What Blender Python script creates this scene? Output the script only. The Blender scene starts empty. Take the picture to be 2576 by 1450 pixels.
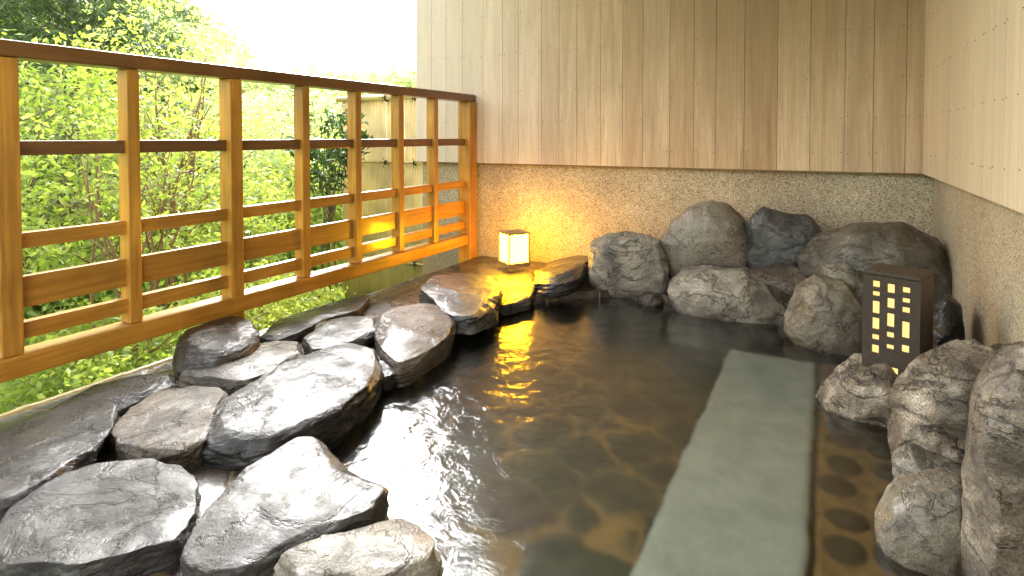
import bpy, bmesh, math, random
import numpy as np
from mathutils import Vector, Matrix, noise
random.seed(7); np.random.seed(7)
scene=bpy.context.scene
scene.view_settings.view_transform='Standard'
scene.view_settings.look='None'
scene.view_settings.exposure=0

# ------------------------------------------------------------------ camera
YAW=math.radians(28.1); PIT=math.radians(1.5); F=1500.0; W=2576.0
YC=345+F*math.tan(PIT)
RT=Vector((math.cos(YAW),math.sin(YAW),0))
FW=Vector((-math.sin(YAW)*math.cos(PIT),math.cos(YAW)*math.cos(PIT),-math.sin(PIT)))
UP=Vector((-math.sin(YAW)*math.sin(PIT),math.cos(YAW)*math.sin(PIT),math.cos(PIT)))
def ray(x,y): return FW+RT*((x-1288)/F)+UP*((YC-y)/F)
def P(x,y,z):
    d=ray(x,y); return d*(z/d.z)
def PY(x,y,yy):
    d=ray(x,y); return d*(yy/d.y)
cd=bpy.data.cameras.new("camera"); cam=bpy.data.objects.new("camera",cd)
scene.collection.objects.link(cam); scene.camera=cam
cd.sensor_width=36; cd.lens=36*F/W; cd.shift_y=-(725-YC)/W; cd.clip_start=.02; cd.clip_end=2000
cam.rotation_euler=(math.pi/2-PIT,0,YAW)

# ------------------------------------------------------------------ helpers
def link(o): scene.collection.objects.link(o); return o
def meta(o,label=None,cat=None,group=None,kind=None):
    if label: o["label"]=label
    if cat: o["category"]=cat
    if group: o["group"]=group
    if kind: o["kind"]=kind
    return o
def empty(name,loc,**k):
    o=bpy.data.objects.new(name,None); o.location=loc; o.empty_display_size=.1; link(o); return meta(o,**k)
class MB:
    def __init__(s): s.v=[]; s.f=[]
    def box(s,c,d,rz=0,M=None):
        n=len(s.v); hx,hy,hz=d[0]/2,d[1]/2,d[2]/2
        R=Matrix.Rotation(rz,3,'Z')
        for sx,sy,sz in [(-1,-1,-1),(1,-1,-1),(1,1,-1),(-1,1,-1),(-1,-1,1),(1,-1,1),(1,1,1),(-1,1,1)]:
            p=R@Vector((sx*hx,sy*hy,sz*hz))+Vector(c)
            if M: p=M@p
            s.v.append(p[:])
        for q in [(0,3,2,1),(4,5,6,7),(0,1,5,4),(1,2,6,5),(2,3,7,6),(3,0,4,7)]: s.f.append(tuple(n+i for i in q))
    def b2(s,x0,x1,y0,y1,z0,z1): s.box(((x0+x1)/2,(y0+y1)/2,(z0+z1)/2),(x1-x0,y1-y0,z1-z0))
    def tube(s,path,rad,n=7,cap=True):
        path=[Vector(p) for p in path]; rings=[]
        for i,p in enumerate(path):
            t=(path[min(i+1,len(path)-1)]-path[max(i-1,0)]).normalized()
            a=t.orthogonal().normalized() if abs(t.z)>.99 else t.cross(Vector((0,0,1))).normalized()
            b=t.cross(a); r=rad[i] if hasattr(rad,'__len__') else rad
            st=len(s.v)
            for k in range(n):
                an=2*math.pi*k/n; s.v.append((p+a*math.cos(an)*r+b*math.sin(an)*r)[:])
            rings.append(st)
        for i in range(len(rings)-1):
            for k in range(n):
                s.f.append((rings[i]+k,rings[i]+(k+1)%n,rings[i+1]+(k+1)%n,rings[i+1]+k))
        if cap:
            s.f.append(tuple(rings[0]+k for k in range(n))[::-1]); s.f.append(tuple(rings[-1]+k for k in range(n)))
    def obj(s,name,mat,parent=None,bevel=0,smooth=False,origin=None):
        me=bpy.data.meshes.new(name); me.from_pydata(s.v,[],s.f); me.update()
        o=bpy.data.objects.new(name,me); link(o)
        if origin is not None:
            me.transform(Matrix.Translation(-Vector(origin))); o.location=origin
        if mat: me.materials.append(mat)
        if parent:
            o.parent=parent
            if origin is None: o.matrix_parent_inverse=Matrix.Translation(-parent.location) if not any(parent.rotation_euler) else Matrix()
        if bevel:
            m=o.modifiers.new("bevel",'BEVEL'); m.width=bevel; m.segments=2; m.limit_method='ANGLE'
        if smooth:
            for p in me.polygons: p.use_smooth=True
        return o

# ------------------------------------------------------------------ node helper
class NT:
    def __init__(s,name):
        s.m=bpy.data.materials.new(name); s.m.use_nodes=True; s.t=s.m.node_tree; s.t.nodes.clear()
        s.out=s.t.nodes.new('ShaderNodeOutputMaterial'); s._pos=None
    def n(s,ty,**k):
        nd=s.t.nodes.new(ty)
        for a,b in k.items():
            if a.startswith('i_'):
                key=a[2:]; key=int(key) if key.isdigit() else key.replace('_',' ')
                s.set(nd.inputs[key],b)
            else: setattr(nd,a,b)
        return nd
    def set(s,inp,v):
        if hasattr(v,'bl_idname') or isinstance(v,bpy.types.NodeSocket): s.t.links.new(v,inp)
        else:
            if isinstance(v,tuple) and len(v)==3 and inp.type=='RGBA': v=v+(1,)
            inp.default_value=v
    @property
    def pos(s):
        if not s._pos: s._pos=s.t.nodes.new('ShaderNodeNewGeometry')
        return s._pos.outputs['Position']
    def geo(s,o): s.pos; return s._pos.outputs[o]
    def map(s,v,sc=(1,1,1),loc=(0,0,0),rot=(0,0,0)):
        m=s.n('ShaderNodeMapping'); s.set(m.inputs[0],v); m.inputs['Scale'].default_value=sc
        m.inputs['Location'].default_value=loc; m.inputs['Rotation'].default_value=rot; return m.outputs[0]
    def noise(s,v,scale,detail=5,rough=.55,dist=0,out='Fac'):
        m=s.n('ShaderNodeTexNoise'); s.set(m.inputs['Vector'],v); m.inputs['Scale'].default_value=scale
        m.inputs['Detail'].default_value=detail; m.inputs['Roughness'].default_value=rough; m.inputs['Distortion'].default_value=dist
        return m.outputs[out]
    def vor(s,v,scale,feature='F1',out='Distance',rnd=1):
        m=s.n('ShaderNodeTexVoronoi',feature=feature); s.set(m.inputs['Vector'],v); m.inputs['Scale'].default_value=scale
        m.inputs['Randomness'].default_value=rnd
        return m.outputs[out]
    def ramp(s,f,stops):
        r=s.n('ShaderNodeValToRGB'); s.set(r.inputs[0],f); e=r.color_ramp.elements
        while len(e)<len(stops): e.new(.5)
        for i,(p,c) in enumerate(stops):
            e[i].position=p; e[i].color=(c,c,c,1) if isinstance(c,(int,float)) else tuple(c)+(1,)
        return r.outputs[0]
    def mr(s,v,a,b,c=0.0,d=1.0):
        m=s.n('ShaderNodeMapRange'); s.set(m.inputs[0],v)
        for i,x in enumerate((a,b,c,d)): m.inputs[i+1].default_value=x
        return m.outputs[0]
    def mix(s,f,a,b,bt='MIX'):
        m=s.n('ShaderNodeMix',data_type='RGBA',blend_type=bt); s.set(m.inputs[0],f); s.set(m.inputs[6],a); s.set(m.inputs[7],b); return m.outputs[2]
    def math(s,op,a,b=0.0,c=None,clamp=False):
        m=s.n('ShaderNodeMath',operation=op); m.use_clamp=clamp; s.set(m.inputs[0],a); s.set(m.inputs[1],b)
        if c is not None: s.set(m.inputs[2],c)
        return m.outputs[0]
    def vadd(s,a,b):
        m=s.n('ShaderNodeVectorMath',operation='ADD'); s.set(m.inputs[0],a); s.set(m.inputs[1],b); return m.outputs[0]
    def vscale(s,a,b):
        m=s.n('ShaderNodeVectorMath',operation='SCALE'); s.set(m.inputs[0],a); s.set(m.inputs['Scale'],b); return m.outputs[0]
    def bump(s,h,st=.3,dist=.01,nrm=None):
        m=s.n('ShaderNodeBump'); s.set(m.inputs['Height'],h); m.inputs['Strength'].default_value=st; m.inputs['Distance'].default_value=dist
        if nrm is not None: s.set(m.inputs['Normal'],nrm)
        return m.outputs[0]
    def pbr(s,col,rough=.5,nrm=None,spec=.5,coat=0,cn=None):
        b=s.n('ShaderNodeBsdfPrincipled'); s.set(b.inputs['Base Color'],col); s.set(b.inputs['Roughness'],rough)
        b.inputs['Specular IOR Level'].default_value=spec
        s.set(b.inputs['Coat Weight'],coat); b.inputs['Coat Roughness'].default_value=.11
        if nrm is not None: s.set(b.inputs['Normal'],nrm)
        if cn is not None: s.set(b.inputs['Coat Normal'],cn)
        s.t.links.new(b.outputs[0],s.out.inputs[0]); return b

# ------------------------------------------------------------------ materials
def rock_mat(name,c0,c1,c2,r0,r1,bs=.7,speck=0.0,coat=0.0,spec=.5):
    n=NT(name); rnd=n.n('ShaderNodeObjectInfo').outputs['Random']
    pos=n.pos
    off=n.vadd(pos,n.n('ShaderNodeCombineXYZ',i_0=n.math('MULTIPLY',rnd,17.0),i_1=n.math('MULTIPLY',rnd,5.0)).outputs[0])
    big=n.noise(off,5,4,.6,.4); mid=n.noise(off,26,9,.7,.4)
    st=n.noise(n.map(off,(1,1,1.7),rot=(.5,.35,0)),9,9,.7,.3)
    fine=n.noise(off,170,4,.75)
    base=n.ramp(n.math('ADD',n.math('MULTIPLY',big,.65),n.math('MULTIPLY',st,.35)),[(.36,c0),(.5,c1),(.64,c2)])
    base=n.mix(speck,base,n.mix(1,base,n.ramp(fine,[(.36,.35),(.6,1.8)]),'MULTIPLY'))
    hs=n.n('ShaderNodeHueSaturation',i_Color=base); n.set(hs.inputs['Value'],n.math('MULTIPLY_ADD',rnd,.6,.7))
    cr=n.ramp(n.math('ABSOLUTE',n.math('SUBTRACT',n.noise(n.map(off,(1,1,2),rot=(.4,.2,.3)),3.6,6,.6,.7),.5)),[(0,0.0),(.018,1.0)])
    col=n.mix(n.math('MULTIPLY',n.math('SUBTRACT',1.0,cr),.6),hs.outputs[0],(.008,.007,.006))
    z=n.n('ShaderNodeSeparateXYZ',i_0=pos).outputs[2]
    wet=n.mr(n.math('ADD',z,n.math('MULTIPLY',mid,.05)),-.93,-1.02)
    col=n.mix(n.math('MULTIPLY',wet,.6),col,n.mix(1,col,(.32,.29,.25),'MULTIPLY'))
    rough=n.ramp(n.math('ADD',n.math('MULTIPLY',n.noise(off,7,6,.7),.7),n.math('MULTIPLY',fine,.3)),[(.38,r0),(.6,r1)])
    h=n.math('ADD',n.math('MULTIPLY',mid,.45),n.math('MULTIPLY',st,.9))
    h=n.math('ADD',h,n.math('MULTIPLY',cr,.3))
    cn=n.bump(h,bs*.28,.025)
    nb=n.bump(h,bs,.035); nb=n.bump(fine,.4,.004,nb)
    film=n.math('MULTIPLY',n.ramp(n.noise(off,8,6,.65,.3),[(.42,.15),(.58,1.0)]),coat)
    n.pbr(col,rough,nb,spec,film,cn); return n.m
M_dark=rock_mat("wet_dark_stone",(.005,.0045,.004),(.014,.0125,.011),(.038,.034,.029),.16,.5,.6,.4,.6,.35)
M_brown=rock_mat("wet_brown_stone",(.026,.020,.0135),(.062,.048,.033),(.125,.10,.071),.18,.5,.65,.4,.5,.35)
M_grey=rock_mat("damp_grey_stone",(.065,.058,.044),(.16,.142,.108),(.30,.27,.213),.22,.55,.75,.75,.4)
M_round=rock_mat("smooth_river_stone",(.10,.085,.062),(.145,.124,.092),(.19,.164,.125),.3,.55,.22,.95,.25)
M_bluegrey=rock_mat("slate_grey_stone",(.04,.038,.036),(.08,.077,.071),(.15,.143,.13),.2,.45,.5,.5,.4)
M_rugged=rock_mat("rugged_banded_stone",(.03,.022,.015),(.15,.116,.08),(.50,.43,.33),.2,.5,.95,.8,.4)
M_olive=rock_mat("olive_brown_stone",(.042,.035,.023),(.095,.08,.055),(.18,.157,.112),.2,.46,.55,.65,.4)
M_silver=rock_mat("silvery_wet_stone",(.010,.0092,.008),(.029,.027,.0235),(.085,.079,.068),.17,.5,.7,.5,.55,.38)

def plank_mat():
    n=NT("weathered_cedar_planks"); r=n.geo('Random Per Island'); pos=n.pos
    off=n.vadd(pos,n.n('ShaderNodeCombineXYZ',i_0=n.math('MULTIPLY',r,41.0),i_2=n.math('MULTIPLY',r,13.0)).outputs[0])
    g=n.noise(n.map(off,(9,9,.45)),2.0,5,.55,1.3); fine=n.noise(n.map(off,(60,60,1.0)),3,5,.65,.3)
    ring=n.math('FRACT',n.math('MULTIPLY',g,10.0))
    c=n.ramp(r,[(0,(.45,.31,.185)),(.2,(.67,.515,.345)),(.4,(.52,.375,.235)),(.6,(.71,.56,.39)),(.8,(.54,.405,.265)),(1,(.67,.51,.35))])
    c=n.mix(1,c,n.ramp(g,[(.3,(.81,.72,.62)),(.7,(1.06,1.06,1.05))]),'MULTIPLY')
    c=n.mix(.28,c,n.mix(1,c,n.ramp(ring,[(0,.64),(.5,1.0),(.9,1.1),(1,.64)]),'MULTIPLY'))
    c=n.mix(.45,c,n.mix(1,c,n.ramp(fine,[(.35,.68),(.65,1.18)]),'MULTIPLY'))
    stn=n.noise(n.map(pos,(4,4,.6)),1.5,6,.62)
    c=n.mix(n.ramp(stn,[(.46,.0),(.70,.5)]),c,(.29,.205,.125))
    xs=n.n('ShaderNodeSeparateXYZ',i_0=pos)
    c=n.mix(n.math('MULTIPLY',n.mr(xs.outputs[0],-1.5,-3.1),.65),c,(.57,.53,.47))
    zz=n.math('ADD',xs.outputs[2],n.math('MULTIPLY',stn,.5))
    upper_shade=n.math('MULTIPLY',n.mr(zz,.0,1.0),n.mr(xs.outputs[0],-2.2,-.6,.1,1.0))
    upper_shade=n.math('MULTIPLY',upper_shade,n.mr(xs.outputs[0],.49,.47))
    c=n.mix(n.math('MULTIPLY',upper_shade,.68),c,(.24,.16,.085))  # dimmer upper right of the back wall: shade painted into the plank colour
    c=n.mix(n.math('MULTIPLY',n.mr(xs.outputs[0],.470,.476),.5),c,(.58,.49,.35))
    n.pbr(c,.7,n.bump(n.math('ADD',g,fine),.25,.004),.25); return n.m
M_plank=plank_mat()
def pebble_mat():
    n=NT("pebble_dash"); pos=n.pos
    v=n.n('ShaderNodeTexVoronoi'); n.set(v.inputs['Vector'],pos); v.inputs['Scale'].default_value=175
    cc=n.n('ShaderNodeSeparateColor'); n.set(cc.inputs[0],v.outputs['Color'])
    c=n.ramp(cc.outputs[0],[(0,(.18,.13,.08)),(.2,(.39,.305,.19)),(.5,(.49,.395,.26)),(.8,(.60,.505,.355)),(1,(.70,.615,.465))])
    e=n.ramp(v.outputs['Distance'],[(.35,1.0),(.68,.65)])
    c=n.mix(1,c,e,'MULTIPLY')
    c=n.mix(1,c,n.ramp(n.noise(pos,2.4,5,.6),[(.35,(.80,.77,.72)),(.65,(1.1,1.1,1.1))]),'MULTIPLY')
    z=n.n('ShaderNodeSeparateXYZ',i_0=pos).outputs[2]
    c=n.mix(n.math('MULTIPLY',n.mr(n.math('ADD',z,n.math('MULTIPLY',n.noise(pos,5),.25)),-.6,-.95),.4),c,(.20,.15,.09))
    n.pbr(c,.6,n.bump(n.ramp(v.outputs['Distance'],[(0,1.0),(.6,0.0)]),.4,.0025),.4); return n.m
M_pebble=pebble_mat()
def wood_mat(name,c0,c1,rough=.35,axis='Y',coat=.3):
    n=NT(name); pos=n.n('ShaderNodeTexCoord').outputs['Object']
    sc={'X':(.7,14,14),'Y':(14,.7,14),'Z':(14,14,.7)}[axis]
    r=n.geo('Random Per Island')
    g=n.noise(n.map(n.vadd(pos,n.n('ShaderNodeCombineXYZ',i_0=n.math('MULTIPLY',r,9.0)).outputs[0]),sc),3,6,.6,.8)
    c=n.ramp(g,[(.3,c0),(.7,c1)])
    c=n.mix(.6,c,n.mix(1,c,n.ramp(n.noise(pos,3,4),[(.35,.55),(.65,1.15)]),'MULTIPLY'))
    n.pbr(c,rough,n.bump(g,.15,.003),.4,coat); return n.m
M_fY=wood_mat("honey_stained_wood_lengthwise",(.30,.125,.014),(.52,.25,.035),axis='Y')
M_fZ=wood_mat("honey_stained_wood_upright",(.32,.138,.015),(.56,.275,.04),axis='Z')
M_fT=wood_mat("brown_stained_wood",(.12,.052,.016),(.22,.098,.028),axis='Y')
M_lw=wood_mat("lantern_wood",(.28,.16,.065),(.46,.28,.12),axis='Z',coat=0)
def simple(name,c,rough=.5,bs=.2,sc=60,var=.3,spec=.4):
    n=NT(name); f=n.noise(n.pos,sc,5,.6); cc=n.mix(1,c,n.ramp(f,[(.3,1-var),(.7,1+var)]),'MULTIPLY')
    n.pbr(cc,rough,n.bump(f,bs,.004),spec); return n.m
M_lant=simple("charcoal_brown_ceramic",(.045,.03,.021),.45,.25,90,.3)
M_nail=simple("rusty_nail",(.10,.065,.04),.7)
M_ceil=wood_mat("backing_boards",(.18,.12,.065),(.26,.18,.10),.7,'Y',0)
M_black=simple("black_twine",(.01,.01,.01),.8)
def emis(name,c,s):
    n=NT(name); e=n.n('ShaderNodeEmission'); n.set(e.inputs[0],c); e.inputs[1].default_value=s
    n.t.links.new(e.outputs[0],n.out.inputs[0]); return n.m
M_glow=emis("lit_paper_panel",(1,.48,.0095),92.0)
M_glow2=emis("lit_amber_panel",(1,.66,.23),1.6)
def paving_mat(name,under=False):
    n=NT(name); pos=n.pos
    wob=n.vadd(pos,n.vscale(n.noise(pos,4,4,.65,0,'Color'),.24 if under else .12))
    f=n.map(wob,(1,1,.01)) 
    sc=4.2 if not under else 4.0
    d=n.n('ShaderNodeTexVoronoi',feature='DISTANCE_TO_EDGE'); n.set(d.inputs['Vector'],f); d.inputs['Scale'].default_value=sc
    cl=n.n('ShaderNodeTexVoronoi',feature='F1'); n.set(cl.inputs['Vector'],f); cl.inputs['Scale'].default_value=sc
    s=n.n('ShaderNodeSeparateColor'); n.set(s.inputs[0],cl.outputs['Color'])
    if under: c=n.ramp(s.outputs[0],[(0,(.03,.038,.027)),(.35,(.055,.056,.038)),(.6,(.09,.055,.042)),(.85,(.045,.055,.038)),(1,(.085,.072,.045))])
    else: c=n.ramp(s.outputs[0],[(0,(.026,.022,.019)),(.35,(.05,.04,.031)),(.6,(.06,.042,.032)),(.85,(.042,.04,.034)),(1,(.075,.06,.044))])
    c=n.mix(1,c,n.ramp(n.noise(pos,18 if not under else 7,7,.65,.5),[(.3,.5),(.7,1.5)]),'MULTIPLY')
    g=n.ramp(n.math('ADD',d.outputs['Distance'],n.math('MULTIPLY',n.noise(pos,30,4),.03)),[(.03,1.0),(.075,0.0)])
    gc=(.52,.29,.10) if under else (.15,.10,.05)
    g=n.math('MULTIPLY',g,n.ramp(n.noise(pos,3,4),[(.43,.15 if under else .7),(.62,.9)]))
    c=n.mix(g,c,gc)
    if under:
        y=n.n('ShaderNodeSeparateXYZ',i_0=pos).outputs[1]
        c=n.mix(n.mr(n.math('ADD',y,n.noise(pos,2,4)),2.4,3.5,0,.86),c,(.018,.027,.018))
    h=n.math('ADD',n.math('MULTIPLY',n.math('SUBTRACT',1.0,g),.6),n.math('MULTIPLY',n.noise(pos,18,7,.65),.6))
    n.pbr(c,n.ramp(n.noise(pos,7,5),[(.35,.2),(.65,.55)]) if not under else .6,n.bump(h,.7,.016),.4,.2 if not under else 0)
    return n.m
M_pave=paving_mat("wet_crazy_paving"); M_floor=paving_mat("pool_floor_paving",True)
def slab_mat():
    n=NT("pale_green_tuff"); f=n.noise(n.pos,9,7,.7); g=n.noise(n.pos,120,3,.6)
    c=n.ramp(f,[(.3,(.46,.48,.465)),(.7,(.68,.705,.685))]); c=n.mix(.4,c,n.mix(1,c,n.ramp(g,[(.3,.7),(.7,1.25)]),'MULTIPLY'))
    n.pbr(c,.7,n.bump(g,.2,.003)); return n.m
M_slab=slab_mat()
def water_mat():
    n=NT("bath_water"); pos=n.pos
    a=n.noise(pos,2.6,2,.5,.4); b=n.noise(pos,14,4,.55,.6)
    s=n.n('ShaderNodeSeparateXYZ',i_0=pos)
    m=n.math('MULTIPLY',n.mr(s.outputs[0],-.45,-1.0,.20,1.0),n.mr(s.outputs[1],2.9,1.9,.5,1.0))
    h=n.math('ADD',n.math('MULTIPLY',a,.8),n.math('MULTIPLY',n.math('MULTIPLY',b,.34),m))
    nb=n.bump(h,.42,.04); nr=n.bump(n.math('ADD',a,n.math('MULTIPLY',n.noise(pos,6,2,.4),.3)),.5,.04)
    fr=n.n('ShaderNodeFresnel'); fr.inputs[0].default_value=1.38; n.set(fr.inputs['Normal'],nb)
    tr=n.n('ShaderNodeBsdfRefraction'); tr.inputs[0].default_value=(.80,.84,.76,1); tr.inputs['Roughness'].default_value=.24; tr.inputs['IOR'].default_value=1.33
    n.set(tr.inputs['Normal'],nr)
    gl=n.n('ShaderNodeBsdfGlossy'); gl.inputs['Roughness'].default_value=.18; gl.inputs[0].default_value=(1,1,1,1); n.set(gl.inputs['Normal'],nb)
    mx=n.n('ShaderNodeMixShader'); n.set(mx.inputs[0],n.math('MULTIPLY',fr.outputs[0],1.55,clamp=True))
    n.t.links.new(tr.outputs[0],mx.inputs[1]); n.t.links.new(gl.outputs[0],mx.inputs[2]); n.t.links.new(mx.outputs[0],n.out.inputs[0]); return n.m
M_water=water_mat()
def leaf_mat(name,c0,c1,c2,tr=.5,gloss=.4):
    n=NT(name); r=n.geo('Random Per Island'); big=n.noise(n.pos,1.6,3)
    c=n.ramp(r,[(0,c0),(.5,c1),(1,c2)]); c=n.mix(1,c,n.ramp(big,[(.3,.78),(.7,1.2)]),'MULTIPLY')
    p=n.pbr(c,gloss,None,.35); t=n.n('ShaderNodeBsdfTranslucent'); n.set(t.inputs[0],n.mix(1,c,(1.3,1.25,.75),'MULTIPLY'))
    mx=n.n('ShaderNodeMixShader'); mx.inputs[0].default_value=tr
    n.t.links.new(p.outputs[0],mx.inputs[1]); n.t.links.new(t.outputs[0],mx.inputs[2]); n.t.links.new(mx.outputs[0],n.out.inputs[0]); return n.m
M_leafA=leaf_mat("fresh_green_leaf",(.20,.29,.05),(.30,.41,.085),(.44,.53,.14),.55)
M_leafB=leaf_mat("mid_green_leaf",(.20,.29,.08),(.29,.40,.125),(.42,.52,.20),.55)
M_leafY=leaf_mat("yellow_green_leaf",(.31,.40,.075),(.42,.51,.11),(.55,.62,.19),.55)
M_leafD=leaf_mat("dark_glossy_leaf",(.02,.05,.02),(.045,.10,.03),(.10,.19,.06),.2,.25)
M_pine=leaf_mat("pine_needles",(.05,.09,.03),(.085,.14,.05),(.15,.22,.08),.3)
M_far=leaf_mat("haze_paled_foliage",(.36,.45,.21),(.46,.55,.29),(.60,.67,.40),.45)  # haze and sky glare painted in as a paler leaf colour
M_bark=simple("bark",(.16,.125,.095),.8,.5,40,.4)
M_stem=simple("reddish_stem",(.24,.14,.075),.6,.3,50,.3)
def ground_mat():
    n=NT("mossy_soil"); f=n.noise(n.pos,3,7,.7); g=n.noise(n.pos,40,5,.7)
    c=n.ramp(f,[(.35,(.13,.19,.04)),(.55,(.21,.31,.06)),(.7,(.31,.42,.09))])
    c=n.mix(1,c,n.ramp(g,[(.3,.55),(.7,1.3)]),'MULTIPLY'); n.pbr(c,.9,n.bump(g,.6,.02)); return n.m
M_ground=ground_mat()
M_bam=wood_mat("dry_bamboo",(.60,.47,.19),(.80,.66,.31),.4,'Z',.1)
M_bamP=wood_mat("dry_bamboo_pole",(.52,.39,.14),(.70,.55,.23),.4,'X',.1)
M_bamY=wood_mat("yellow_bamboo_pole",(.30,.22,.06),(.46,.35,.11),.35,'Y',.3)

# ------------------------------------------------------------------ boulders
bm=bmesh.new(); bmesh.ops.create_icosphere(bm,subdivisions=6,radius=1); bm.verts.ensure_lookup_table()
ICO=np.array([v.co[:] for v in bm.verts]); ICOF=[tuple(v.index for v in f.verts) for f in bm.faces]; bm.free()
def radial(poly,N=180):
    out=np.zeros(N)
    for i in range(N):
        a=2*math.pi*i/N; d=(math.cos(a),math.sin(a)); best=0
        for j in range(len(poly)):
            x1,y1=poly[j]; x2,y2=poly[(j+1)%len(poly)]; ex,ey=x2-x1,y2-y1
            den=d[0]*ey-d[1]*ex
            if abs(den)<1e-9: continue
            t=(x1*ey-y1*ex)/den; u=(x1*d[1]-y1*d[0])/den
            if t>0 and -1e-6<=u<=1+1e-6: best=max(best,t)
        out[i]=best
    k=np.array([1,2,3,2,1.]);k/=k.sum()
    e=np.concatenate([out[-2:],out,out[:2]]); out=np.convolve(e,k,'valid')
    return out
def boulder(poly,T,mat,label,z=None,y=None,nexp=2.6,amp=.05,facets=8,fc=(.78,.96),tilt=0,seed=None,name="boulder",top=None):
    if seed is None: seed=int(abs(poly[0][0]*7+poly[0][1]*3+T*1000))
    rng=np.random.RandomState(seed)
    cx=(min(p[0] for p in poly)+max(p[0] for p in poly))/2; cy=(min(p[1] for p in poly)+max(p[1] for p in poly))/2
    if z is not None:
        pts=[P(a,b,z) for a,b in poly]; c=P(cx,cy,z); e1=Vector((1,0,0)); e2=Vector((0,1,0)); e3=Vector((0,0,1))
        v=Vector((c.x,c.y,0)).normalized(); dn=-z/math.hypot(c.x,c.y)
        rel=[p-c for p in pts]; ext=max(abs(r.dot(v)) for r in rel)*dn
        k=math.sqrt(max(.35,1-min(.99,(T*.9/ext))**2)) 
        rel=[r-v*(r.dot(v))*(1-k) for r in rel]
        pl=[(r.x,r.y) for r in rel]
        if top is None: top=.62
    else:
        c=PY(cx,cy,y); v=Vector((c.x,c.y,0)).normalized(); e3=-v; e2=Vector((0,0,1)); e1=e2.cross(e3)
        pl=[]
        for a,b in poly:
            d=ray(a,b); t=Vector((c.x,c.y,0)).dot(v)/d.dot(v); p=d*t-c; pl.append((p.dot(e1)*1.03,p.dot(e2)*1.03))
    R=radial(pl); N=len(R)
    D=ICO.copy()
    rho=np.hypot(D[:,0],D[:,1]); ab=(rho**nexp+np.abs(D[:,2])**nexp)**(1/nexp); 
    U=D/ab[:,None]
    s=rng.rand(3)*50
    nz=np.array([noise.fractal(Vector((p[0]*1.3+s[0],p[1]*1.3+s[1],p[2]*1.3+s[2])),.9,2.1,6) for p in U])
    rd=np.array([abs(noise.noise(Vector((p[0]*2.6+s[1],p[1]*2.6+s[2],p[2]*4.0+s[0])))) for p in U])
    U=U*(1+amp*nz+amp*.9*(rd-.25))[:,None]
    planes=[]
    for _ in range(facets):
        nn=rng.normal(size=3); nn/=np.linalg.norm(nn); planes.append((nn,rng.uniform(*fc),.94))
    if top is not None:
        for q in range(3):
            nn=np.array([rng.uniform(-.24,.24),rng.uniform(-.24,.24),1.]); nn/=np.linalg.norm(nn); planes.append((nn,top+.07*q,.88))
    for nn,hh,kk in planes:
        h=(U@nn).max()*hh if hh>.76 else hh
        dd=U@nn-h; m=dd>0; U[m]-=(dd[m]*kk)[:,None]*nn
    n2=np.array([noise.fractal(Vector((p[0]*5+s[2],p[1]*5,p[2]*5+s[0])),.75,2.2,5) for p in U])
    U*= (1+.024*n2)[:,None]
    ph=(np.arctan2(U[:,1],U[:,0])%(2*math.pi))/(2*math.pi)*N
    i0=np.floor(ph).astype(int)%N; fr=ph-np.floor(ph); rr=R[i0]*(1-fr)+R[(i0+1)%N]*fr
    X=U[:,0]*rr; Y=U[:,1]*rr; Z=U[:,2]*T+tilt*X
    E=np.array([e1[:],e2[:],e3[:]])
    V=np.stack([X,Y,Z],1)@E
    mn=V[:,2].min(); org=Vector((c.x,c.y,c.z+mn)); V[:,2]-=mn
    me=bpy.data.meshes.new(name); me.from_pydata(V.tolist(),[],ICOF); me.polygons.foreach_set('use_smooth',[True]*len(ICOF)); me.update()
    o=bpy.data.objects.new(name,me); o.location=org; link(o); me.materials.append(mat)
    return meta(o,label=label,cat="rock",group="boulders edging the hot spring bath")
B=boulder
B([(-30,1420),(20,1310),(110,1240),(230,1195),(380,1178),(470,1195),(500,1250),(498,1330),(450,1420),(330,1490),(150,1540),(0,1520)],.09,M_silver,"large flat slate-grey wet stone with split layered top",z=-.97,nexp=3.6,amp=.045,top=.64)
B([(-80,1130),(40,1080),(150,1035),(230,1018),(298,1035),(298,1095),(245,1170),(190,1225),(100,1285),(0,1350),(-100,1330),(-130,1220)],.085,M_dark,"long dark wet stone with glossy uneven top",z=-.955,nexp=3.0,top=.70)
B([(270,1120),(325,1050),(400,998),(500,976),(566,986),(580,1020),(545,1085),(518,1155),(460,1180),(350,1188),(266,1170)],.075,M_brown,"brown wet flat-topped stone on the paving",z=-.96,nexp=3.7,top=.62)
B([(65,1088),(150,1030),(230,983),(330,950),(435,948),(450,978),(402,1014),(320,1050),(210,1086)],.055,M_dark,"low black wet stone beside the bamboo edging",z=-.965,top=.68)
B([(434,908),(450,858),(520,826),(600,801),(654,813),(668,862),(632,904),(560,940),(480,950),(440,945)],.08,M_dark,"rounded black wet stone below the railing",z=-.93,nexp=2.5,amp=.03,top=.82)
B([(452,968),(488,923),(570,885),(680,865),(755,870),(768,907),(712,954),(620,990),(540,998),(460,990)],.06,M_brown,"flat brown wet stone with smooth top",z=-.955,nexp=3.4)
B([(500,1140),(538,1058),(620,998),(700,946),(800,902),(880,880),(944,896),(962,950),(938,1014),(862,1080),(762,1140),(680,1180),(590,1184),(505,1176)],.105,M_dark,"long smooth black stone dipping into the water",z=-.975,nexp=3.0,amp=.03,facets=5,seed=11,top=.70)
B([(762,867),(798,818),(870,803),(944,804),(954,840),(902,876),(830,898),(782,901)],.05,M_silver,"small pale flat wet stone on the paving",z=-.95,nexp=3.6)
B([(944,815),(998,783),(1070,775),(1132,796),(1150,840),(1114,898),(1050,940),(998,960),(956,908),(938,855)],.10,M_brown,"brown wet stone with rounded top at the waterline",z=-.975,nexp=3.1,top=.68)
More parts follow.
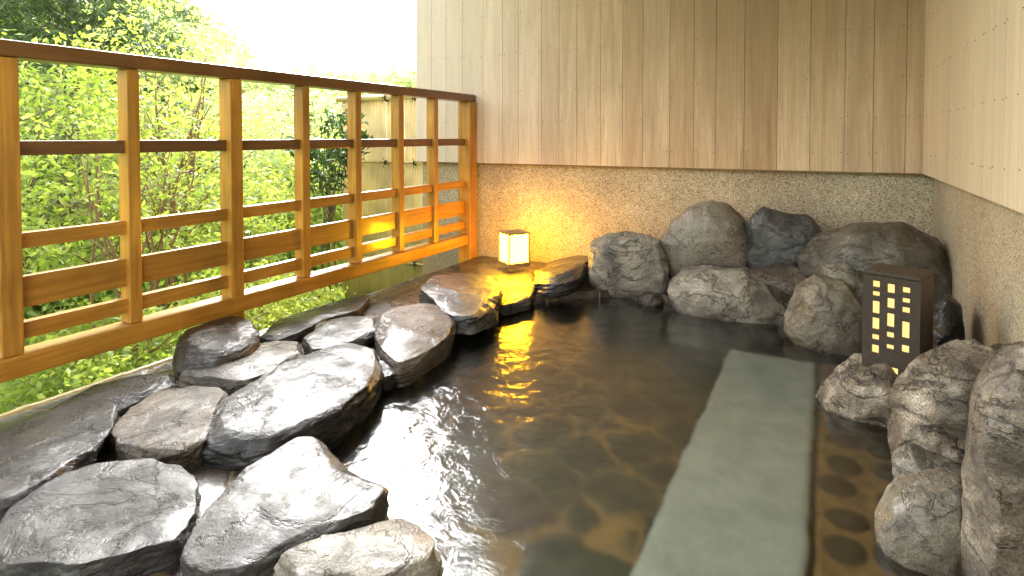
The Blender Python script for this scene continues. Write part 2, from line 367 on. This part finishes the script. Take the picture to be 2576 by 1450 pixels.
B([(1058,748),(1088,713),(1160,701),(1232,708),(1260,750),(1248,804),(1195,840),(1140,840),(1098,804),(1062,782)],.115,M_silver,"chunky dark wet stone with ragged top",z=-.96,nexp=3.3,amp=.08,top=.70)
B([(1148,692),(1180,665),(1260,662),(1330,680),(1360,715),(1335,765),(1260,785),(1205,748),(1155,712)],.065,M_silver,"flat wet stone under the small glowing lantern",z=-.995,nexp=4)
B([(1340,710),(1372,662),(1440,634),(1486,620),(1492,690),(1446,748),(1380,752),(1338,732)],.11,M_silver,"wedge-shaped wet stone with slanting face",z=-.97,nexp=3.4,amp=.09,tilt=.25)
B([(450,1445),(516,1330),(598,1240),(680,1176),(760,1130),(808,1138),(872,1190),(952,1240),(984,1285),(932,1344),(830,1400),(720,1448),(600,1490),(475,1495)],.095,M_silver,"broad flat silvery wet stone with chipped edge",z=-.97,nexp=3.7,amp=.05,top=.64)
B([(680,1460),(760,1410),(850,1365),(950,1320),(1010,1308),(1060,1355),(1108,1420),(1105,1480),(950,1550),(750,1560)],.085,M_grey,"pale streaked rough stone at the pool edge",z=-.975,nexp=3.3,amp=.08)
B([(945,925),(980,905),(1003,925),(1000,965),(965,985),(945,960)],.06,M_dark,"small dark stone wedged at the waterline",z=-1.0)
B([(655,865),(690,820),(780,785),(880,752),(935,745),(905,790),(820,818),(740,862),(690,880)],.05,M_dark,"low black wet stone along the paving edge",z=-.97,nexp=3.4,amp=.07)
B([(1488,615),(1530,592),(1600,588),(1655,608),(1676,660),(1684,720),(1650,758),(1570,770),(1505,750),(1480,700)],.16,M_grey,"blocky fissured grey stone rising from the water",y=3.84,nexp=3.2,amp=.08)
B([(1658,610),(1690,560),(1735,522),(1785,508),(1830,516),(1868,550),(1890,610),(1886,680),(1790,705),(1690,705),(1663,655)],.15,M_round,"smooth egg-shaped grey boulder against the pebble wall",y=4.02,nexp=2.3,amp=.012,facets=0)
B([(1879,560),(1918,521),(1970,526),(2040,550),(2070,590),(2055,655),(1995,705),(1900,705),(1878,640)],.14,M_bluegrey,"angular slate-grey stone on top of the stack",y=4.02,nexp=2.8,amp=.05)
B([(2012,645),(2055,600),(2150,566),(2270,566),(2350,604),(2402,680),(2412,760),(2300,790),(2190,770),(2100,710),(2025,685)],.26,M_olive,"wide brown boulder filling the wall corner",y=3.78,nexp=2.6,amp=.045,seed=77,facets=5)
B([(1678,725),(1712,683),(1800,668),(1870,672),(1930,712),(1985,770),(1995,835),(1900,855),(1800,820),(1710,785)],.2,M_grey,"broad grey-tan stone at the waterline",y=3.72,nexp=2.8,amp=.05)
B([(1890,685),(1960,668),(2060,686),(2098,715),(2085,755),(1990,775),(1920,750)],.15,M_brown,"thin brown slab wedged in the stack",y=3.8,nexp=3.2)
B([(2070,665),(2130,665),(2200,715),(2215,810),(2160,810),(2095,750),(2065,710)],.12,M_grey,"tan slanting slab between two boulders",y=3.55,nexp=3.0)
B([(1980,790),(2005,720),(2060,696),(2130,710),(2190,765),(2205,850),(2175,925),(2080,925),(2005,865),(1978,830)],.18,M_olive,"rounded olive-grey wet boulder at the waterline",y=3.4,nexp=2.4,amp=.035,facets=4)
B([(1600,745),(1640,738),(1670,755),(1665,780),(1610,780)],.06,M_brown,"small stone in the water at the foot of the stack",y=3.66)
B([(2335,770),(2380,742),(2418,770),(2430,880),(2405,930),(2340,915)],.13,M_dark,"dark stone behind the tall lantern",y=3.0)
B([(2090,945),(2140,915),(2230,920),(2295,975),(2310,1080),(2290,1190),(2190,1155),(2086,1070),(2058,1000)],.16,M_rugged,"rugged brown and cream stone carrying the tall lantern",y=2.66,nexp=3.2,amp=.10,facets=7,fc=(.85,.97),seed=31)
B([(2248,985),(2300,905),(2380,872),(2470,882),(2535,925),(2520,1010),(2480,1100),(2470,1215),(2370,1240),(2275,1175),(2246,1080)],.18,M_rugged,"craggy banded stone with cream veins",y=2.3,nexp=3.2,amp=.11,facets=7,fc=(.85,.97),seed=52)
B([(2425,905),(2500,874),(2600,883),(2640,960),(2500,1000),(2430,970)],.14,M_dark,"dark stone against the pebble wall",y=2.45)
B([(2435,1130),(2450,980),(2500,915),(2576,880),(2690,900),(2720,1500),(2500,1600),(2430,1480),(2428,1250)],.16,M_rugged,"tall upright rough brown boulder",y=1.72,nexp=3.0,amp=.06)
B([(2206,1290),(2245,1226),(2330,1206),(2420,1216),(2455,1300),(2455,1520),(2340,1580),(2250,1500),(2212,1380)],.14,M_olive,"smooth brown-grey boulder standing in the water",y=1.83,nexp=2.8,amp=.04,facets=6)
B([(2246,1145),(2290,1120),(2350,1160),(2430,1195),(2410,1240),(2300,1235),(2252,1210)],.08,M_grey,"small pale stone wedged between boulders",y=2.02)

# ------------------------------------------------------------------ bath basin, deck, water
pool=[(.34,-.6),(.30,1.5),(.32,2.4),(.15,3.35),(-.45,3.72),(-1.2,3.72),(-1.5,3.48),(-1.68,3.2),(-1.76,2.85),(-1.74,2.4),(-1.66,2.0),(-1.58,1.6),(-1.48,1.33),(-1.15,1.22),(-.9,1.1),(-.8,.8),(-.75,-.6)]
outer=[(-2.56,-.6),(-2.56,4.25),(.53,4.25),(.53,-.6)]
deck=outer+pool
def prism(name,poly,z0,z1,mat):
    bm=bmesh.new(); vs=[bm.verts.new((x,y,z1)) for x,y in poly]; f=bm.faces.new(vs)
    r=bmesh.ops.extrude_face_region(bm,geom=[f]); 
    for g in r['geom']:
        if isinstance(g,bmesh.types.BMVert): g.co.z=z0
    bmesh.ops.recalc_face_normals(bm,faces=bm.faces[:]); me=bpy.data.meshes.new(name); bm.to_mesh(me); bm.free()
    me.materials.append(mat); o=bpy.data.objects.new(name,me); return link(o)
o=prism("paved_deck",deck,-1.46,-.99,M_pave); meta(o,kind="structure",label="wet crazy-paved stone surround of the bath",cat="paving")
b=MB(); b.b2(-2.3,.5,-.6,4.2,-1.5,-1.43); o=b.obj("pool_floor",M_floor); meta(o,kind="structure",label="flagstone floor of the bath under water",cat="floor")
b=MB(); b.v=[(-2.1,-.58,-1.04),(.5,-.58,-1.04),(.5,4.1,-1.04),(-2.1,4.1,-1.04)]; b.f=[(0,1,2,3)]
o=b.obj("water",M_water); meta(o,kind="structure",label="clear dark hot spring water with soft ripples",cat="water")
b=MB(); b.b2(-.455,-.045,.6,3.28,-1.43,-1.255); o=b.obj("submerged_bench",M_slab,bevel=.02,origin=(-.25,2.0,-1.43))
meta(o,label="pale green stone slab bench under the water",cat="bench")
M_ledge=simple("amber_mortar_bed",(.30,.17,.065),.7,.4,25,.4)
b=MB(); b.b2(-.03,.4,.0,3.3,-1.43,-1.27); o=b.obj("pool_ledge",M_ledge,bevel=.02); meta(o,kind="structure",label="cobbled underwater ledge beside the bench",cat="ledge")
M_cob=rock_mat("amber_brown_cobble",(.055,.036,.018),(.11,.07,.034),(.17,.112,.06),.4,.6,.3,.3)
def cobble(x,y,r,z,mat):
    s=ICO_S*np.array([r,r*random.uniform(.8,1.25),.02])
    me=bpy.data.meshes.new("cobble"); me.from_pydata(s.tolist(),[],ICOSF); me.polygons.foreach_set('use_smooth',[True]*len(ICOSF)); me.materials.append(mat)
    o=bpy.data.objects.new("cobble",me); o.location=(x,y,z); link(o); meta(o,label="round cobble set in the underwater ledge",cat="cobble",group="cobbles in the underwater ledge")
bm=bmesh.new(); bmesh.ops.create_icosphere(bm,subdivisions=3,radius=1); ICO_S=np.array([v.co[:] for v in bm.verts]); ICOSF=[tuple(v.index for v in f.verts) for f in bm.faces]; bm.free()
yy=1.15
while yy<3.1:
    for xx in (.05,.18):
        cobble(xx+random.uniform(-.02,.02),yy+random.uniform(-.03,.03),random.uniform(.045,.062),-1.27,M_cob)
    yy+=.15

# ------------------------------------------------------------------ walls
def planks(axis,a0,a1,fixed,z0,z1,parent):
    b=MB(); nb=MB(); a=a0; rng=random.Random(3 if axis=='x' else 5)
    while a<a1-.01:
        w=min(rng.choice([.15,.165,.18,.19,.145,.20]),a1-a)
        if a1-a-w<.05: w=a1-a
        if axis=='x': b.b2(a+.0012,a+w-.0012,fixed,fixed+.02+rng.uniform(0,.003),z0,z1)
        else: b.b2(fixed,fixed+.02,a+.0012,a+w-.0012,z0,z1)
        for zz in (-.10,.12,.36,.66,.98):
            for e in (.018,w-.018):
                if rng.random()<.2: continue
                zc=zz+rng.uniform(-.006,.006)
                if axis=='x': nb.box((a+e,fixed-.0005,zc),(.0055,.003,.0055))
                else: nb.box((fixed-.0005,a+e,zc),(.003,.0035,.0035))
        a+=w
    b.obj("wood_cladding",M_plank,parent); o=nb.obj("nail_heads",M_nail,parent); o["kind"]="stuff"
e=empty("bath_wall",(-1.3,4.3,-1.5),label="weathered cedar plank wall above a pebble-dash base",cat="wall")
planks('x',-3.19,.477,4.2,-.214,2.0,e)
b=MB(); b.b2(-3.17,.60,4.262,4.42,-1.7,-.18); b.obj("pebble_base",M_pebble,e)
b=MB(); b.b2(-3.19,.60,4.226,4.44,-.179,2.0); b.obj("backing_board",M_ceil,e)
b=MB(); b.b2(-3.19,.5,4.202,4.225,-.222,-.2145); b.obj("drip_edge",M_fT,e)
e=empty("bath_wall",(.6,2,-1.5),label="pale plank side wall above a pebble-dash base",cat="wall")
planks('y',-.9,4.199,.477,-.214,2.0,e)
b=MB(); b.b2(.539,.70,-.9,4.261,-1.5,-.18); b.obj("pebble_base",M_pebble,e)
b=MB(); b.b2(.503,.70,-.9,4.225,-.179,2.0); b.obj("backing_board",M_ceil,e)
b=MB(); b.b2(-2.35,.75,-.4,4.5,2.005,2.06); o=b.obj("shade_ceiling",M_plank); meta(o,kind="structure",label="unseen pale wooden roof over the bath, sized to cut light from above",cat="shade_ceiling")  # out of view; extent shaped to block top light so side light dominates

# ------------------------------------------------------------------ railing fence
FX=-2.627
e=empty("wooden_railing",(FX,2.5,-1.0),label="honey-coloured wooden lattice railing beside the bath",cat="fence")
b=MB(); b.b2(FX-.055,FX+.05,.2,4.195,.285,.346); b.obj("top_rail",M_fT,e,bevel=.006)
b=MB(); b.b2(FX-.05,FX+.055,.2,4.075,-.872,-.79); b.obj("bottom_rail",M_fY,e,bevel=.008)
for z0,z1,th,nm in [(-.068,-.014,.022,"rail"),(-.41,-.352,.022,"rail"),(-.63,-.513,.018,"wide_rail"),(-.745,-.682,.022,"rail")]:
    b=MB(); b.b2(FX-th,FX+th-.006,.2,4.08,z0,z1); b.obj(nm,M_fT if z0>-.1 else M_fY,e,bevel=.003)
ys=[.62,1.03,1.468,1.954,2.407,2.827,3.248,3.656]
for i,y in enumerate(ys):
    main=i in (1,3); w=.068 if main else .052; d=.036
    b=MB(); b.b2(FX-d-.004*main,FX+d+.010*main,y-w/2,y+w/2,(-1.3 if i==3 else -.7885),.284)
    b.obj("post",M_fZ,e,bevel=.004)
b=MB(); b.b2(FX-.055,FX+.06,4.085,4.195,-1.6,.284); b.obj("end_post",M_fZ,e,bevel=.005)

b=MB(); path=[];rad=[]
for i in range(46):
    y=.1+i*.04; path.append((-2.59+.01*math.sin(y*2),y,-1.015)); rad.append(.032+(.004 if i%8==0 else 0))
b.tube(path,rad,14); o=b.obj("bamboo_edging",M_bamY,smooth=True,origin=(-2.585,1.3,-1.02)); meta(o,label="yellow bamboo pole edging the paved deck",cat="edging")

# ------------------------------------------------------------------ lanterns
lp=P(1293,668,-.925); e=empty("small_lantern",lp,label="small square paper lantern glowing yellow with a thin wooden frame",cat="lantern")
Rz=Matrix.Rotation(math.radians(56),4,'Z')
def rb(boxes,name,mat,bevel=.002):
    b=MB()
    for c,d in boxes: b.box(c,d,M=Rz)
    o=b.obj(name,mat,None,bevel); o.parent=e; return o
S=.084
rb([((0,0,.018),(2*S+.006,2*S+.006,.03))],"base",M_lw)
for sx in(-1,1):
    for sy in(-1,1):
        rb([((sx*(S-.006),sy*(S-.006),.131),(.010,.010,.203))],"frame_post",M_lw,.001)
        rb([((sx*(S-.02),sy*(S-.02),.0),(.02,.02,.005))],"foot",M_lw)
rb([((0,0,.239),(2*S+.004,2*S+.004,.013))]+[((x,y,.247),(.02,.006,.003)) for x in(-.03,.0,.03) for y in (-.02,.02)],"lid",M_lw)
for c,d in [((0,-S+.007,.131),(2*S-.024,.003,.196)),((0,S-.007,.131),(2*S-.024,.003,.196)),((-S+.007,0,.131),(.003,2*S-.024,.196)),((S-.007,0,.131),(.003,2*S-.024,.196))]:
    rb([(c,d)],"lamp_panel",M_glow,0)

lp=P(2256,930,-.895); e=empty("tall_lantern",lp,label="tall dark brown box lantern with small lit rectangular openings",cat="lantern")
Rz=Matrix.Rotation(math.radians(-19),4,'Z')
Wd=.188; H=.385; wt=.010
cols=[.24,.5,.76]; hw=.064
holes={0:[(.87,.94),(.77,.82),(.57,.71),(.39,.52),(.27,.33),(.12,.21)],1:[(.83,.93),(.66,.77),(.45,.60),(.33,.39),(.20,.25)],2:[(.86,.92),(.75,.80),(.64,.70),(.36,.54),(.20,.28)]}
bx=[]; u=0; pl=[]
for c in cols: pl.append(((u+(c-hw))/2,c-hw-u,0,1)); u=c+hw
pl.append(((u+1)/2,1-u,0,1))
for i,c in enumerate(cols):
    z=0
    for a,b_ in sorted(holes[i]): pl.append((c,2*hw,z,a)); z=b_
    pl.append((c,2*hw,z,1))
for c,w,z0,z1 in pl: bx.append((((c-.5)*Wd,-Wd/2+wt/2,.035+(z0+z1)/2*(H-.05)),(w*Wd,wt,(z1-z0)*(H-.05))))
bx.append(((-.060,-Wd/2+wt/2,.0175),(.066,wt,.035))); bx.append(((.060,-Wd/2+wt/2,.0175),(.066,wt,.035)))
bx.append(((0,Wd/2-wt/2,H/2-.0075),(Wd,wt,H-.015)))
for s in(-1,1): bx.append(((s*(Wd/2-wt/2),0,H/2-.0075),(wt,Wd-2*wt,H-.015)))
rb(bx,"body",M_lant,0)
rb([((0,0,H-.007),(Wd+.001,Wd+.001,.0145))],"lid",M_lant,.003)
rb([((x*.05+(.02 if y%2 else 0),y*.036,H+.0005),(.008,.008,.0012)) for x in(-1,0,1) for y in(-2,-1,0,1,2)],"vent_holes",M_black,0)["kind"]="stuff"
rb([((0,-Wd/2+wt+.003,.005+(H-.03)/2),(Wd-2*wt-.004,.003,H-.035))],"lamp_panel",M_glow2,0)

# ------------------------------------------------------------------ garden
def gz(x,y):
    if x>-2.6 : return -1.75
    r=math.hypot(x,y); q=y/max(-x,.01)
    z=-1.27-.10*(-2.6-x) + .05*noise.noise(Vector((x*1.5,y*1.5,0)))
    z-=.28*min(1,max(0,(y-3.1)/.8))
    s=min(1,max(0,(r-8.5)/8)); s=s*s*(3-2*s)
    k=min(1,max(0,(q-.5)/.30)); Hh=4.6*(1-k)+.9*k
    if q<0: Hh=2.5
    if x>-3.5: s*=0
    Hh+= .5*noise.noise(Vector((x*.25,y*.25,3)))
    return z*(1-s)+Hh*s
gx=[-300,-150,-80,-50,-35,-28,-24,-21,-19,-17]+[-16+.5*i for i in range(26)]+[-3.0,-2.8,-2.62,-2.58,0,5,20,80,300]
gy=[-300,-100,-40,-20,-10,-6]+[-4+.6*i for i in range(34)]+[18,20,24,30,45,80,150,300]
gv=[(x,y,gz(x,y)) for y in gy for x in gx]; nx=len(gx)
gf=[(j*nx+i,j*nx+i+1,(j+1)*nx+i+1,(j+1)*nx+i) for j in range(len(gy)-1) for i in range(nx-1)]
b=MB(); b.v=gv; b.f=gf; o=b.obj("ground",M_ground,smooth=True); meta(o,kind="structure",label="mossy garden ground rising to a hillside",cat="ground")

def leaves(name,C,size,mat,upb=.7,aspect=.5,parent=None,origin=(0,0,0),fold=.25):
    C=np.asarray(C); N=len(C); up=np.zeros((N,3)); up[:,2]=upb
    nr=np.random.normal(size=(N,3))*.6+up; nr/=np.linalg.norm(nr,axis=1)[:,None]
    t=np.random.normal(size=(N,3)); t-= (t*nr).sum(1)[:,None]*nr; t/=np.linalg.norm(t,axis=1)[:,None]
    s=np.cross(nr,t); L=(size*np.random.uniform(.6,1.3,N))[:,None]
    V=np.empty((N,4,3)); V[:,0]=C-t*L*.5; V[:,1]=C+s*L*aspect*.5+nr*L*fold*.3; V[:,2]=C+t*L*.5; V[:,3]=C-s*L*aspect*.5+nr*L*fold*.3
    V=V.reshape(-1,3)-np.array(origin)
    me=bpy.data.meshes.new(name); me.vertices.add(4*N); me.vertices.foreach_set('co',V.ravel()); me.loops.add(4*N)
    me.loops.foreach_set('vertex_index',np.arange(4*N)); me.polygons.add(N); me.polygons.foreach_set('loop_start',np.arange(0,4*N,4)); me.polygons.foreach_set('loop_total',np.full(N,4))
    me.update(); me.validate(); me.materials.append(mat)
    o=bpy.data.objects.new(name,me); link(o)
    if parent: o.parent=parent
    else: o.location=origin
    return o
def tree(name,label,cat,base,crown,rad,ncl,nl,lsz,csz,mat,trunk_r=.03,stems=1,bark=M_bark,aspect=.5,upb=.7,flat=.5,group=None):
    base=Vector(base); base.z=gz(base.x,base.y)-.03; e=empty(name,base,label=label,cat=cat,group=group)
    cl=[]
    crown=Vector(crown)
    while len(cl)<ncl:
        p=np.random.uniform(-1,1,3); r=np.linalg.norm(p)
        if r>1 or r<.25: continue
        cl.append(crown+Vector((p[0]*rad[0],p[1]*rad[1],p[2]*rad[2])))
    C=[]
    for c in cl:
        k=np.random.uniform(.5,1.3); C.append(np.array(c[:])+np.random.normal(size=(int(nl*k),3))*np.array([csz,csz,csz*flat])*k)
    C=np.concatenate(C); C=C[(C[:,0]<-2.72)]
    leaves("crown",C,lsz,mat,upb,aspect,e,base)
    b=MB()
    for s in range(stems):
        sp=Vector((random.uniform(-1,1),random.uniform(-1,1),0))*(.12 if stems>1 else 0)
        top=crown+Vector((random.uniform(-.5,.5)*rad[0],random.uniform(-.5,.5)*rad[1],rad[2]*.5))
        pts=[base+sp+(top-base-sp)*t+Vector((math.sin(t*5+s)*.06,math.cos(t*4+s)*.06,0))*(t>0)-base for t in [0,.2,.4,.6,.8,1]]
        b.tube(pts,[trunk_r*(1-.8*i/5) for i in range(6)],7)
        mine=cl[s::stems][:max(6,36//stems)]
        for c in mine:
            t=random.uniform(.3,.85); i=t*5; i0=int(i); st=pts[i0].lerp(pts[i0+1],i-i0); en=c-base; mid=st.lerp(en,.5)+Vector((random.uniform(-.08,.08),random.uniform(-.08,.08),.08))
            r=trunk_r*(1-.8*t)*.6; b.tube([st,mid,en],[r,r*.6,r*.25],5)
    o=b.obj("trunk",bark,None,smooth=True); o.parent=e
    return e
tree("garden_shrub","airy light green shrub with thin reddish stems by the railing","shrub",(-3.75,2.1,0),(-3.95,2.25,-.35),(.7,.75,.75),55,45,.048,.10,M_leafA,.012,8,M_stem)
tree("garden_shrub","leafy bright green shrub beside the railing","shrub",(-4.1,1.2,0),(-4.2,1.3,-.45),(.8,.7,.7),75,45,.048,.11,M_leafA,.012,7,M_stem)
tree("maple_tree","young maple with fine lime green leaves and thin branches","tree",(-4.5,2.9,0),(-4.6,2.9,.05),(.8,.8,1.1),85,55,.048,.12,M_leafY,.02,4,M_stem)
tree("maple_tree","light green maple with arching branches","tree",(-5.6,2.5,0),(-5.6,2.4,-.2),(1.1,1.0,1.05),130,60,.06,.16,M_leafA,.03,2,M_bark)
tree("garden_shrub","low lime green bush under the railing","shrub",(-3.7,2.9,0),(-3.7,2.9,-1.15),(.6,.4,.22),60,60,.045,.08,M_leafY,.01,6,M_stem)
tree("garden_shrub","low leafy bush growing at the deck edge","shrub",(-3.45,1.75,0),(-3.4,1.75,-1.12),(.5,.6,.2),50,60,.045,.07,M_leafA,.009,8,M_stem)
tree("garden_shrub","low feathery bush growing at the deck edge","shrub",(-3.3,2.5,0),(-3.3,2.5,-1.2),(.45,.35,.16),40,60,.04,.06,M_leafY,.009,8,M_stem)
tree("garden_shrub","low yellow-green bush near the bamboo screen","shrub",(-5.4,4.1,0),(-5.4,4.1,-.9),(.6,.6,.5),70,60,.05,.09,M_leafY,.01,6,M_stem)
tree("rhododendron_bush","dark glossy long-leaved rhododendron in front of the bamboo screen","shrub",(-4.15,4.0,0),(-4.02,3.98,-.10),(.38,.3,.36),30,26,.10,.06,M_leafD,.014,3,M_bark,.28,.3,.8)
tree("broadleaf_tree","broad light green tree with dense layered foliage","tree",(-8.9,2.2,0),(-9.0,2.2,.4),(1.8,1.7,1.9),190,65,.10,.26,M_leafB,.08)
tree("broadleaf_tree","mid green tree behind the shrubs","tree",(-7.0,1.6,0),(-6.8,1.5,-.4),(1.4,1.3,1.3),150,65,.085,.2,M_leafB,.05)
tree("broadleaf_tree","pale green tree beyond the railing","tree",(-7.0,4.9,0),(-7.0,4.7,-.3),(1.2,1.1,1.35),150,70,.085,.2,M_far,.06)
tree("broadleaf_tree","pale feathery tree against the white sky","tree",(-7.4,7.2,0),(-7.4,7.2,-.6),(1.6,1.4,1.45),140,60,.10,.24,M_far,.06)
tree("broadleaf_tree","feathery lime green tree reaching above the railing","tree",(-9.6,5.6,0),(-9.5,5.4,.9),(1.3,1.3,1.3),110,60,.10,.26,M_far,.07)
tree("broadleaf_tree","small fresh green tree beyond the bamboo screen","tree",(-6.0,6.0,0),(-5.9,6.0,-.9),(1.1,1.0,1.05),130,70,.08,.18,M_leafY,.05)
base=Vector((-7.9,3.7,gz(-7.9,3.7))); base.z=-1.85; e=empty("pine_tree",base,label="tall pine with layered drooping boughs",cat="tree")
b=MB(); b.tube([(0,0,-.3),(.1,0,1.6),(0,.1,3.0),(.05,0,4.5)],[.11,.09,.07,.03],9); C=[]
for i in range(28):
    z=2.45+i*.07; an=i*2.4+random.uniform(-.3,.3); L=random.uniform(1.3,2.3)*(1-.07*i/10)
    d=Vector((math.cos(an),math.sin(an),0)); side=Vector((-d.y,d.x,0))
    pts=[Vector((0,0,z))+d*L*t+Vector((0,0,.25*math.sin(t*3)-.30*t*t)) for t in(0,.25,.5,.75,1)]
    b.tube(pts,[.024,.019,.014,.009,.004],6)
    for k in range(24):
        t=random.uniform(.2,1.02); i0=min(3,int(t*4)); p=pts[i0].lerp(pts[i0+1],min(1,t*4-i0))
        q=p+side*random.uniform(-1,1)*.45*(1.15-t)+Vector((0,0,random.uniform(-.08,.03)))
        C.append(np.array(q[:])+np.random.normal(size=(60,3))*np.array([.10,.10,.035])+np.array(base[:]))
o=b.obj("trunk",M_bark,None,smooth=True); o.parent=e
leaves("crown",np.concatenate(C),.12,M_pine,.5,.11,e,base)
C=[]
for i in range(4200):
    x=random.uniform(-22,-8.5); y=random.uniform(-2,16)
    if math.hypot(x,y)<9.5: continue
    z=gz(x,y); C.append(np.array([x,y,z+random.uniform(.0,.6)])+np.random.normal(size=(20,3))*np.array([.3,.3,.2]))
o=leaves("hillside_foliage",np.concatenate(C),.22,M_far,.6,.55); meta(o,kind="stuff",label="hazy pale green foliage covering the hillside",cat="foliage")
C=[]
for i in range(2600):
    x=random.uniform(-6.5,-2.66); y=random.uniform(.0,7.0)
    z=gz(x,y); h=max(0,noise.noise(Vector((x*2.5,y*2.5,9))))*(.25 if y<3.3 else .05); C.append(np.array([x,y,z+.03+h*random.random()])+np.random.normal(size=(16,3))*np.array([.06,.06,.025]))
C=np.concatenate(C); C=C[C[:,0]<-2.66]
o=leaves("ground_cover",C,.042,M_leafA,.7,.6); meta(o,kind="stuff",label="bright moss and leafy ground cover outside the railing",cat="ground cover")
C=[]
for i in range(1500):
    x=random.uniform(-10.5,-5.4); y=random.uniform(.5,10)
    z=gz(x,y); hh=abs(noise.noise(Vector((x*.8,y*.8,0))))*1.3
    C.append(np.array([x,y,z+random.uniform(0,.3+hh)])+np.random.normal(size=(34,3))*np.array([.2,.2,.12]))
o=leaves("understory_foliage",np.concatenate(C),.10,M_leafB,.7,.55); meta(o,kind="stuff",label="dense light green undergrowth below the trees",cat="undergrowth")

# ------------------------------------------------------------------ bamboo screen
e=empty("bamboo_screen",(-3.7,4.62,-1.8),label="tan split-bamboo screen fence with horizontal poles and black ties",cat="fence")
b=MB(); x=-4.45
while x<-3.0:
    r=.0108; b.tube([(x,4.62,-1.85),(x,4.62+random.uniform(-.003,.003),.36)],r,7); x+=.0225
b.obj("bamboo_slats",M_bam,e,smooth=True)
for z in(-.25,-1.22):
    b=MB(); b.tube([(-4.48,4.585,z),(-3.6,4.585,z+.004),(-2.98,4.585,z)],.014,10); b.obj("cross_pole",M_bamP,e,smooth=True)
b=MB(); b.tube([(-4.5,4.6,.385),(-3.7,4.6,.39),(-2.98,4.6,.385)],.030,12); b.obj("cap_pole",M_bamP,e,smooth=True)
for x in(-4.2,-3.85,-3.5,-3.2):
    for z in(-.25,-1.22,.385):
        b=MB(); rr=.018 if z<0 else .034
        pp=[]
        for k in range(37):
            a=k*6.2832/12; pp.append((x-.009+k*.0005,4.585+rr*math.cos(a)+(.015 if z>0 else 0),z+rr*math.sin(a)))
        b.tube(pp,.004,5)
        for q in range(4):
            a=q*1.6+random.uniform(-.3,.3); yk=4.564-(.018 if z>0 else 0); b.tube([(x,yk,z),(x+.05*math.cos(a),yk-.012,z+.05*math.sin(a))],.003,5)
        b.obj("twine_tie",M_black,e)

# ------------------------------------------------------------------ light
w=bpy.data.worlds.new("World"); scene.world=w; w.use_nodes=True; t=w.node_tree; t.nodes.clear()
sky=t.nodes.new('ShaderNodeTexSky'); sky.sky_type='NISHITA'; sky.sun_disc=False
EL=math.radians(32); AZ=math.radians(-42)
sky.sun_elevation=EL; sky.sun_rotation=AZ; sky.air_density=1; sky.dust_density=4; sky.ozone_density=1
hs=t.nodes.new('ShaderNodeHueSaturation'); hs.inputs['Saturation'].default_value=.10; hs.inputs['Value'].default_value=8.8
bg=t.nodes.new('ShaderNodeBackground'); bg.inputs[1].default_value=.15; wo=t.nodes.new('ShaderNodeOutputWorld')
t.links.new(sky.outputs[0],hs.inputs['Color']); t.links.new(hs.outputs[0],bg.inputs[0]); t.links.new(bg.outputs[0],wo.inputs[0])
ld=bpy.data.lights.new("sun",'SUN'); ld.energy=.65; ld.angle=math.radians(26); ld.color=(1,.97,.92)
lo=bpy.data.objects.new("sun",ld); link(lo)
d=Vector((math.sin(AZ)*math.cos(EL),math.cos(AZ)*math.cos(EL),math.sin(EL)))
lo.rotation_euler=d.to_track_quat('Z','Y').to_euler(); lo.location=d*20
